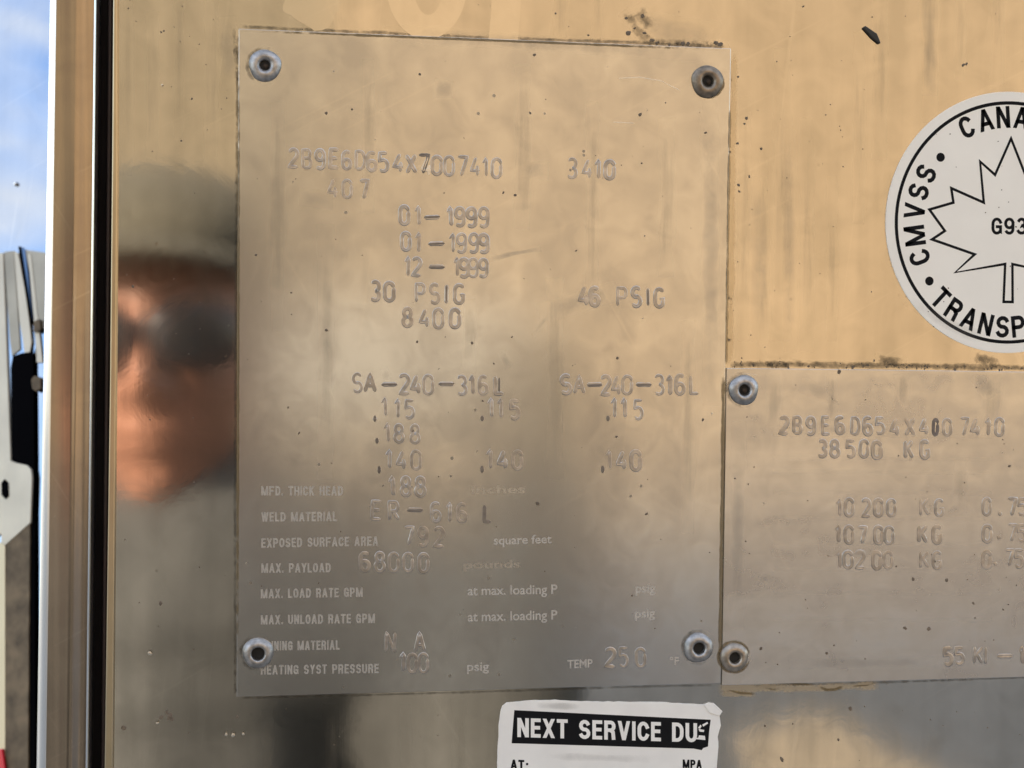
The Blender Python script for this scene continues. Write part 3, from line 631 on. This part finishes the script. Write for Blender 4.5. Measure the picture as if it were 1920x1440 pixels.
fm('scuff_mark', [([(915, 487), (960, 476), (1015, 466)], 6)], M_haze, dp, T+.00003, 1.5)
fm('smear', [([(560, 370), (625, 375)], 20), ([(720, 60), (1320, 100)], 16), ([(1330, 180), (1335, 760)], 17), ([(980, 318), (1030, 320)], 15), ([(815, 165), (850, 168)], 18), ([(1010, 590), (1160, 545)], 20), ([(940, 660), (955, 690)], 8), ([(1000, 630), (1020, 600), (1036, 590)], 5), ([(720, 690), (728, 712)], 7)], M_haze, dp, T+.00003, .9)
fm('smear', [([(1385, 790), (1382, 1180)], 14), ([(1500, 720), (1560, 745)], 14), ([(1830, 700), (1860, 745)], 16), ([(1420, 1090), (1455, 1080)], 9), ([(1480, 1245), (1760, 1240)], 9)], M_haze, d2, T2+.00002, .9)
for cx_, cy_, rr_ in ((497, 123, 33), (484, 1224, 32), (1309, 1214, 30), (1394, 731, 30)):
    fm('rivet_grime', [(ring_px(cx_, cy_, rr_, rr_, 10+cx_ % 50, 300+cx_ % 60, 30), 4.5)], M_grime, dp if cx_ != 1394 else d2, T+.00003, .8)
fm('rust_ring', [(ring_px(1326, 153, 30, 30, -20, 110, 16), 4)], M_rust, dp, T+.00003, 1.1)
fm('rust_ring', [(ring_px(1376, 1232, 29, 29, 0, 360, 30), 3.5)], M_rust, d2, T2+.00004, .9)
M_run = dirtmat('rain_run_stain', (.33, .28, .20), .36, .95, 700, .22, .6, (1, 1, .06))
runs = [(1396, 180, 640, 12), (1432, 300, 680, 9), (1466, 90, 640, 16), (1512, 220, 660, 14), (1560, 330, 640, 10), (1610, 60, 420, 12), (1650, -40, 300, 14), (1745, -60, 180, 16), (1800, -60, 150, 10), (1870, -60, 160, 14),
        (240, -40, 330, 10), (285, 20, 300, 12), (335, -60, 260, 9), (395, -40, 340, 14), (600, -60, 50, 12), (1050, -60, 80, 14), (1120, -60, 74, 9), (500, 1330, 1500, 12), (620, 1320, 1500, 14), (760, 1320, 1480, 10), (860, 1310, 1500, 14)]
for x_, a_, b_, h_ in runs: film('rain_run', [([(x_, a_), (x_+2, (a_+b_)/2), (x_-1, b_)], h_)], M_run, panel, .00003, .55)
for x_, a_, b_, h_ in [(520, 190, 620, 14), (610, 420, 900, 16), (690, 110, 400, 12), (980, 120, 430, 15), (1040, 520, 900, 16), (1110, 190, 560, 12), (1250, 220, 520, 15), (1290, 600, 1000, 13), (880, 560, 700, 12)]:
    film('rain_run', [([(x_, a_), (x_+2, (a_+b_)/2), (x_-1, b_)], h_)], M_run, dp, T+.00003, .8)
for x_, a_, b_, h_ in [(1450, 700, 800, 14), (1560, 700, 790, 12), (1690, 700, 760, 14), (1860, 702, 800, 18), (1800, 860, 960, 14)]:
    film('rain_run', [([(x_, a_), (x_+2, (a_+b_)/2), (x_-1, b_)], h_)], M_run, d2, T2+.00002, .9)
film('scuffing', [([(1700, 560), (1780, 610), (1860, 640)], 14)], M_haze, st, .00027, 1); film('scuffing', [([(1000, 1322), (1100, 1326)], 7)], M_haze, sp, .00035, 1.4); film('scuffing', [([(1010, 1418), (1240, 1424)], 9)], M_haze, sp, .00035, 1.0)
dots('dirt_speck', [(random.uniform(1690, 1915), random.uniform(215, 630), random.uniform(.6, 1.5)) for _ in range(22)], st, .00026)
film('grime_edge', [(ring_px(1892, 418, 229, 236, 95, 265, 80), 5)], M_haze, panel, .00003, 1.5)
def scratch(pts, parent, base, hw=.7):
    v, f = groove([pts], hw, .00002, base); return mesh('scratch', v, f, M_scr, parent, True)
scratch([(1160, 147), (1200, 145), (1240, 152), (1275, 170)], dp, -T-.00002)
scratch([(1150, 229), (1190, 231)], dp, -T-.00002, .5); scratch([(1392, 700), (1420, 703)], d2, -T2-.00002, .5)
ch = pprism('paint_chip', [(1616, 53), (1621, 49), (1634, 58), (1643, 64), (1650, 82), (1646, 83), (1633, 72)], -.0009, -.00001, M_chip, None, .0003)
tag(ch, 'small black slanting chip stuck to the steel left above the round sticker', 'paint chip')

# ------------------------------------------------------------------ trim, seal, and the bright edge left of the panel
def vstrip(name, edges, yf, prof, m, parent):
    """vertical extrusion: edges = (left, right) px at the top and bottom; prof = (across 0..1, depth) list"""
    (l0, r0), (l1, r1) = edges; v, f = [], []; n = 14; K = len(prof)
    for i in range(n):
        t = i/(n-1); py = -160+t*1760; l = l0+(l1-l0)*t; r = r0+(r1-r0)*t
        for a, dp_ in prof:
            p = PX(l+(r-l)*a, py, yf); v.append((p.x, yf+dp_, p.z))
    for i in range(n-1):
        for j in range(K-1): f.append((i*K+j, (i+1)*K+j, (i+1)*K+j+1, i*K+j+1))
    return mesh(name, v, f, m, parent, True)
tr = thing('door_trim', PX(140, 1600), 'tall tan reflecting metal trim with bright rounded edge beside the black seal', 'trim')
yf = -.004
vstrip('trim_face', ((108, 178), (84, 158)), yf, [(0, 0), (.5, -.0002), (.70, 0), (.74, .0004), (1, .0007)], M_frame, tr)
vstrip('trim_return', ((178, 186), (158, 167)), yf, [(0, .0007), (.3, .001), (.7, .0022), (1, .006)], M_edge, tr)
pr = [(1-math.sin(t), .0032*(1-math.cos(t))) for t in [i/9*math.pi/2 for i in range(10)]]
vstrip('rounded_edge', ((91, 109), (60, 85)), yf, [(0, .03), (0, .005)]+[(a, d_*1.6) for a, d_ in reversed(pr)], M_edge, tr)
se = thing('rubber_seal', PX(190, 1600), 'black rubber seal filling the gap between trim and steel panel', 'seal')
vstrip('seal_strip', ((182, 216), (160, 200)), .0035, [(0, 0), (.2, .001), (.5, .003), (.8, .001), (1, 0)], M_rub, se)
vstrip('seal_lip', ((203, 214), (186, 198)), .0015, [(0, .002), (.4, 0), (.8, .0005), (1, .003)], plain('brown_black_rubber', (.03, .018, .016), .5, 0, .2, 90), se)

# ------------------------------------------------------------------ polished tank end beyond the trim
NL = Vector((-.47, -.85, .20)).normalized(); PL0 = PX(96, 700, .26)
def PL(px, py, lift=0.0):
    d = ray(px, py); t = ((PL0+NL*lift)-CAM).dot(NL)/d.dot(NL); return CAM+d*t
def slab(name, px, lift, th, m, parent=None, bev=0, smooth=False):
    pts = [PL(a, b, lift) for a, b in px]; n = len(pts)
    v = pts+[p-NL*th for p in pts]
    f = [list(range(n)), list(range(2*n-1, n-1, -1))]+[[i, n+i, n+(i+1) % n, (i+1) % n] for i in range(n)]
    o = mesh(name, v, f, m, parent); bm = bmesh.new(); bm.from_mesh(o.data); bmesh.ops.recalc_face_normals(bm, faces=bm.faces); bm.to_mesh(o.data); bm.free()
    if bev: bevel(o, bev, 3)
    return o
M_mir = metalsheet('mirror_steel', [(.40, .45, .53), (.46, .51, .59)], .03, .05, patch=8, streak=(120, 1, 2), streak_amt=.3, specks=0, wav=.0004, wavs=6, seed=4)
M_gold = plain('golden_vane', (.62, .52, .36), .35, .6, .12, 60, aniso=(1, 1, .1))
M_cream = plain('cream_streak_bracket', (.70, .64, .52), .4, .2, .08, 60)
M_taupe = plain('taupe_streak', (.40, .36, .29), .45, .5, .15, 60)
M_brown = plain('dirty_brown_panel', (.17, .125, .075), .7, .1, .45, 130)
M_dark = plain('black_opening', (.004, .004, .005), .9, spec=0)
M_blue = plain('blue_strip', (.12, .22, .42), .35, .3)
tk = thing('tank_end', PL(30, 1600), 'mirror polished tank end at the left edge reflecting blue sky and cloud', 'tank')
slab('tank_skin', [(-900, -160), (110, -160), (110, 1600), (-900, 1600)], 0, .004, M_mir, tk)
def ball(name, px, py, r, m, parent):
    c = PL(px, py, .0005); bm = bmesh.new(); bmesh.ops.create_uvsphere(bm, u_segments=20, v_segments=12, radius=r, matrix=Matrix.Translation(c))
    me = bpy.data.meshes.new(name); bm.to_mesh(me); bm.free(); me.materials.append(m); me.polygons.foreach_set('use_smooth', [True]*len(me.polygons))
    o = bpy.data.objects.new(name, me); C.objects.link(o)
    if parent: o.parent = parent; o.matrix_parent_inverse = Matrix.Translation(-parent.location)
    return o
ball('rivet_head', 30, 345, .0011, M_edge, tk)
va = thing('streak_fan', PL(30, 680), 'cream and gold strips standing for mirrored streaks below the reflected sky at the left edge', 'mirrored_streaks')  # reflected streaks built as coloured strips on the tank skin
slab('streak_strip', [(-60, 478), (6, 474), (20, 860), (4, 1000), (-60, 1040)], .001, .001, M_cream, va, .0004)
slab('streak_strip', [(7, 472), (26, 470), (38, 655), (22, 668), (18, 640)], .0006, .0006, M_taupe, va, .0003)
slab('streak_strip', [(26, 471), (34, 474), (50, 560), (59, 640), (56, 662), (46, 664), (36, 600)], .0012, .0011, M_cream, va, .0003)
slab('streak_strip', [(34, 462), (38, 462), (60, 600), (61, 640)], .0014, .0006, M_dark, va)
slab('streak_strip', [(37, 462), (47, 468), (60, 600), (58, 600)], .0009, .0006, M_blue, va)
slab('streak_strip', [(46, 468), (88, 474), (86, 620), (72, 610), (66, 560)], .0006, .0006, M_taupe, va, .0003)
slab('streak_strip', [(52, 476), (58, 476), (80, 680), (68, 680), (64, 610)], .0009, .0006, M_cream, va, .0003)
bk = thing('bracket', PL(35, 1000), 'pale bracket with clipped corner under the black opening at the left edge', 'bracket')
slab('opening', [(20, 690), (24, 668), (40, 662), (56, 660), (62, 640), (64, 860), (66, 1600), (46, 1600), (56, 1010), (52, 880), (22, 868)], .0017, .0004, M_dark, bk)
slab('bracket_face', [(16, 862), (30, 868), (50, 872), (58, 880), (60, 895), (57, 980), (10, 1022), (2, 1018), (2, 900)], .0030, .0012, M_cream, bk, .0003)
slab('bolt', [(2, 905), (8, 898), (15, 905), (16, 930), (10, 936), (2, 928)], .0034, .0008, M_dark, bk, .0002)
bp_ = tag(slab('brown_panel', rough_edge([(12, 1018), (56, 978), (54, 1200), (52, 1600), (8, 1600), (9, 1100)], .6, 20, 4), .0026, .002, M_brown, None, .0003), 'dirt stained brown panel below the pale bracket at the left edge', 'panel')
tag(slab('edge_strip', [(-40, 1030), (3, 1016), (10, 1022), (10, 1600), (-40, 1600)], .0028, .002, M_gold, None, .0003), 'narrow golden metal strip along the left side of the brown panel', 'strip')
tag(slab('marker_light', [(-60, 1412), (4, 1404), (9, 1440), (10, 1600), (-60, 1600)], .0045, .0016, plain('red_lens', (.80, .02, .04), .2, 0, .05), None, .0006), 'red marker light cut off by the bottom left corner', 'light')
tag(slab('wire_clip', [(62, 608), (66, 600), (74, 598), (76, 618), (70, 622), (62, 622)], .0024, .0016, M_brown, None, .0003), 'upper brown wire clip beside the bright trim edge', 'clip', 'brown wire clips by the bright edge')
tag(slab('wire_clip', [(58, 712), (64, 704), (76, 708), (76, 728), (66, 734), (60, 728)], .0024, .0016, M_brown, None, .0003), 'lower brown wire clip beside the black opening', 'clip', 'brown wire clips by the bright edge')
# unseen box added behind the panel to stop light leaking through the gap
bx = box('light_block_box', (PX(186, 700).x, .010, .95), (PX(3300, 700).x, .25, 1.85), M_rub, panel)

# ------------------------------------------------------------------ the person whose face is mirrored in the steel
M_skin = plain('skin', (.35, .16, .10), .5, 0, .06, 30)
M_cap = plain('grey_green_cap', (.085, .073, .05), .85, 0, .15, 60)
M_lens = plain('dark_lens', (.02, .02, .022), .12, 0)
M_coat = plain('grey_jacket', (.068, .066, .062), .85, 0, .2, 12)
M_trou = plain('dark_trousers', (.06, .06, .065), .85, 0, .2, 12)
M_hair = plain('grey_beard', (.20, .17, .15), .9, 0, .25, 200)
HS = 1.06
hx, hy, hz = -.106, -.63, HC-.014        # centre of the head
pe = thing('person', (hx, hy, 0), 'person in cap and dark glasses mirrored in the steel left of the plate', 'person')
def limbs(pts, edges, radii, seg=14):
    """tapered limbs: closed spheres strung closely along each bone, to be fused by the remesh"""
    bm = bmesh.new()
    for a_, b_ in edges:
        A, B = Vector(pts[a_]), Vector(pts[b_]); ra, rb = radii[a_], radii[b_]; L_ = (B-A).length
        k = max(2, int(L_/(min(ra, rb)*.28)))
        for i in range(k+1):
            t = i/k; bmesh.ops.create_icosphere(bm, subdivisions=2, radius=ra+(rb-ra)*t, matrix=Matrix.Translation(A.lerp(B, t)))
    me = bpy.data.meshes.new('l'); bm.to_mesh(me); bm.free(); return me
def fuse(me, vox, m, name, parent, smooth=6):
    o = bpy.data.objects.new(name, me); C.objects.link(o); rm = o.modifiers.new('r', 'REMESH'); rm.mode = 'VOXEL'; rm.voxel_size = vox; rm.use_smooth_shade = True
    if smooth: sm = o.modifiers.new('s', 'SMOOTH'); sm.iterations = smooth; sm.factor = .5
    dg = bpy.context.evaluated_depsgraph_get(); dg.update(); nm = bpy.data.meshes.new_from_object(o.evaluated_get(dg))
    o.modifiers.clear(); o.data = nm; nm.materials.clear(); nm.materials.append(m)
    o.parent = parent; o.matrix_parent_inverse = Matrix.Translation(-parent.location)
    return o
def bump(u, v, cu, cv, su, sv, a): return a*math.exp(-((u-cu)/su)**2-((v-cv)/sv)**2)
def head():
    V, Fc = [], []; nu, nv = 96, 72
    for j in range(nv+1):
        th = math.pi*j/nv
        for i in range(nu):
            ph = i/nu*math.tau; x, y, z = math.sin(th)*math.sin(ph), math.sin(th)*math.cos(ph), math.cos(th)
            X, Y, Z = x*.076, y*.096, z*.118
            if Z < 0: X *= 1-.30*(-z)**1.6; Y *= 1-.05*(-z)
            if y > 0:
                q = 0
                q += bump(X, Z, 0, -.018, .011, .018, .026)+bump(X, Z, 0, .006, .008, .022, .012)
                q += bump(X, Z, .013, -.026, .007, .007, .008)+bump(X, Z, -.013, -.026, .007, .007, .008)
                q += bump(X, Z, 0, .036, .05, .010, .006)
                q -= bump(X, Z, .030, .014, .017, .013, .011)+bump(X, Z, -.030, .014, .017, .013, .011)
                q += bump(X, Z, 0, -.052, .022, .005, .008)+bump(X, Z, 0, -.062, .020, .006, .008)-bump(X, Z, 0, -.057, .022, .0025, .005)
                q += bump(X, Z, 0, -.096, .024, .014, .012)+bump(X, Z, .042, -.02, .018, .02, .005)+bump(X, Z, -.042, -.02, .018, .02, .005)
                Y += q*min(1, y*2)
            V.append((hx+X, hy+Y, hz+Z))
    for j in range(nv):
        for i in range(nu): Fc.append((j*nu+i, (j+1)*nu+i, (j+1)*nu+(i+1) % nu, j*nu+(i+1) % nu))
    return [(hx+(a-hx)*HS, hy+(b-hy)*HS, hz+(c-hz)*HS) for a, b, c in V], Fc
# skeleton: pelvis root
sk = [(hx, hy-.04, .90), (hx, hy-.05, 1.05), (hx, hy-.04, 1.20), (hx, hy-.03, 1.235), (hx, hy-.02, 1.30), (hx, hy-.005, hz-.02),
      (hx-.17, hy-.03, 1.20), (hx-.25, hy+.02, .98), (hx-.11, hy+.16, 1.16), (hx+.17, hy-.03, 1.20), (hx+.27, hy+.02, .98), (.085, -D-.075, HC-.075),
      (hx-.09, hy-.04, .84), (hx-.10, hy-.02, .48), (hx-.11, hy-.05, .09), (hx-.11, hy+.09, .045),
      (hx+.09, hy-.04, .84), (hx+.10, hy-.02, .48), (hx+.11, hy-.05, .09), (hx+.11, hy+.09, .045)]
se_ = [(0, 1), (1, 2), (2, 3), (3, 4), (4, 5), (2, 6), (6, 7), (7, 8), (2, 9), (9, 10), (10, 11), (0, 12), (12, 13), (13, 14), (14, 15), (0, 16), (16, 17), (17, 18), (18, 19)]
rd = [.12, .12, .11, .065, .052, .05, .055, .042, .027, .055, .042, .026, .075, .052, .035, .03, .075, .052, .035, .03]
sk[8] = (-.085, -D-.085, HC-.085)
def hand(wx, s):
    wr = Vector((wx, -D-.085, HC-.085)); pal = Vector((wx-s*.006, -D-.052, HC-.048)); P, E, Q = [], [], []
    def ch(pp, rr):
        o = len(P); P.extend(pp); Q.extend(rr); E.extend((o+i, o+i+1) for i in range(len(pp)-1))
    for ln, dz in ((.070, .030), (.078, .010), (.072, -.010), (.058, -.028)):
        kn = pal+Vector((s*.010, .004, dz)); a_ = kn+Vector((s*.003, .030, .004)); b_ = a_+Vector((-s*ln*.30, .016, .002)); c_ = b_+Vector((-s*ln*.28, -.004, -.001))
        ch([pal+Vector((0, 0, dz*.5)), kn, a_, b_, c_], [.014, .0098, .0088, .0080, .0068])
    t0 = pal+Vector((-s*.008, -.012, -.012)); ch([t0, t0+Vector((-s*.022, .0, .012)), t0+Vector((-s*.045, .012, .020))], [.014, .0105, .0085])
    ch([wr, (wr+pal)/2, pal, pal+Vector((0, 0, .018))], [.026, .026, .025, .020])
    return limbs(P, E, Q)
sk[7] = (hx-.27, hy-.02, .93); sk[8] = (hx-.27, hy+.05, .70); sk[10] = (hx+.25, hy+.0, .99); sk[11] = (.150, -D-.085, HC-.085)
bm = bmesh.new(); bm.from_mesh(limbs(sk, se_, rd))
hv, hf = head(); vs = [bm.verts.new(p) for p in hv]
for q in hf:
    try: bm.faces.new([vs[i] for i in q])
    except ValueError: pass
for sx in (-1, 1):
    bmesh.ops.create_uvsphere(bm, u_segments=14, v_segments=10, radius=1, matrix=Matrix.Translation((hx+sx*.077*HS, hy-.008, hz-.004)) @ Matrix.Rotation(R(sx*-12), 4, 'Z') @ Matrix.Diagonal((.010, .020, .032, 1)))
hm = [hand(.150, 1), hand(.150, 1)]
LM = Matrix.Translation(Vector(sk[8])) @ Matrix.Rotation(R(200), 4, 'Y') @ Matrix.Translation(-Vector((.150, -D-.085, HC-.085)))
hm[1].transform(LM)
for h_ in hm: bm.from_mesh(h_)
bmesh.ops.remove_doubles(bm, verts=bm.verts, dist=1e-6)
body = bpy.data.meshes.new('body'); bm.to_mesh(body); bm.free()
bo = fuse(body, .0032, M_skin, 'body', pe, 1)
fuse(limbs([sk[i] if i not in (8, 11) else tuple(Vector(sk[i]).lerp(Vector(sk[i-1]), .06)) for i in (0, 1, 2, 6, 7, 8, 9, 10, 11, 3)], [(0, 1), (1, 2), (2, 3), (3, 4), (4, 5), (2, 6), (6, 7), (7, 8), (2, 9)], [.15, .15, .14, .085, .066, .040, .085, .066, .040, .085]), .008, M_coat, 'jacket', pe)
M_glove = plain('added_glove_brown', (.13, .105, .075), .9, 0, .2, 60)  # unseen gloves added so bare hands don't show orange in the plate
for h_ in hm:
    b2 = bmesh.new(); b2.from_mesh(h_); bmesh.ops.remove_doubles(b2, verts=b2.verts, dist=1e-7); b2.to_mesh(h_); b2.free()
    g_ = fuse(h_, .0030, M_glove, 'added_glove', pe, 1); ds = g_.modifiers.new('d', 'DISPLACE'); ds.strength = .0035; ds.mid_level = 0
ti = [0, 12, 13, 14, 16, 17, 18]; mpi = {a: i for i, a in enumerate(ti)}
fuse(limbs([sk[i] for i in ti], [(mpi[a], mpi[b]) for a, b in se_ if a in mpi and b in mpi], [.135, .10, .075, .06, .10, .075, .06]), .008, M_trou, 'trousers', pe)
# cap: crown and curved brim
V, Fc = [], []; nu, nv = 48, 14
for j in range(nv+1):
    th = (math.pi*.5)*j/nv
    for i in range(nu):
        ph = i/nu*math.tau; V.append((hx+.086*math.sin(th)*math.sin(ph), hy-.004+.108*math.sin(th)*math.cos(ph), hz+.066+.054*math.cos(th)**.8))
for j in range(nv):
    for i in range(nu): Fc.append((j*nu+i, (j+1)*nu+i, (j+1)*nu+(i+1) % nu, j*nu+(i+1) % nu))
cp = mesh('cap', [(hx+(a-hx)*HS, hy+(b-hy)*HS, hz+(c-hz)*HS) for a, b, c in V], Fc, M_cap, pe, True); cp.modifiers.new('s', 'SOLIDIFY').thickness = .003
V, Fc = [], []; n1, n2 = 24, 8
for i in range(n1+1):
    a = R(-78+156*i/n1)
    for j in range(n2+1):
        e = j/n2; rx, ry = .084+.004*e, .104+.038*e*math.cos(a)**.6
        V.append((hx+rx*math.sin(a), hy-.004+ry*math.cos(a), hz+.074-.014*e-.018*math.sin(a)**2))
for i in range(n1):
    for j in range(n2): q = i*(n2+1)+j; Fc.append((q, q+1, q+n2+2, q+n2+1))
br = mesh('brim', [(hx+(a-hx)*HS, hy+(b-hy)*HS, hz+(c-hz)*HS) for a, b, c in V], Fc, M_cap, cp, True); br.modifiers.new('s', 'SOLIDIFY').thickness = .003
# dark glasses
gl = None
for sx in (-1, 1):
    V, Fc = [], []; n1 = 28
    for k_, off in enumerate((0, .004)):
        for rr_ in (1, .6, .25):
            for i in range(n1):
                a = i/n1*math.tau; X = sx*.033+.029*rr_*math.copysign(abs(math.cos(a))**.7, math.cos(a)); Zz = .010+.021*rr_*math.copysign(abs(math.sin(a))**.7, math.sin(a))
                V.append((hx+X, hy+.112-6.5*X*X+off, hz+Zz))
    for blk in (0, 3):
        for r_ in range(2):
            for i in range(n1): a_ = (blk+r_)*n1; Fc.append((a_+i, a_+(i+1) % n1, a_+n1+(i+1) % n1, a_+n1+i))
        Fc.append([(blk+2)*n1+i for i in range(n1)])
    for i in range(n1): Fc.append((i, (i+1) % n1, 3*n1+(i+1) % n1, 3*n1+i))
    if gl is None:
        gl = thing('x', (0, 0, 0), None, None); gl.name = 'sunglasses'; gl.location = (hx, hy+.1, hz); gl.parent = pe; gl.matrix_parent_inverse = Matrix.Translation(-pe.location)
    ln = mesh('lens', [(hx+(a-hx)*HS, hy+(b-hy)*HS, hz+(c-hz)*HS) for a, b, c in V], Fc, M_lens, None, True); ln.parent = gl; ln.matrix_parent_inverse = Matrix.Translation(-gl.location)
fr = box('frame', (hx-.008, hy+.108, hz+.016), (hx+.008, hy+.113, hz+.021), M_lens); fr.parent = gl; fr.matrix_parent_inverse = Matrix.Translation(-gl.location)
for sx in (-1, 1):
    a_, b_ = sorted((hx+sx*.076, hx+sx*.080)); fr = box('frame_arm', (a_, hy-.01, hz+.014), (b_, hy+.085, hz+.020), M_lens); fr.parent = gl; fr.matrix_parent_inverse = Matrix.Translation(-gl.location)
# phone behind the lens
ph_ = box('smartphone', (-.016, -.056, -.012), (.132, .016, -.004), plain('phone_body', (.38, .33, .26), .5)); bevel(ph_, .003, 3)
ph_.matrix_world = Matrix.Translation(CAM) @ Rw.to_4x4() @ Matrix.Translation((0, 0, .016))
tag(ph_, 'pale phone held up beside the face mirrored in the steel', 'phone')
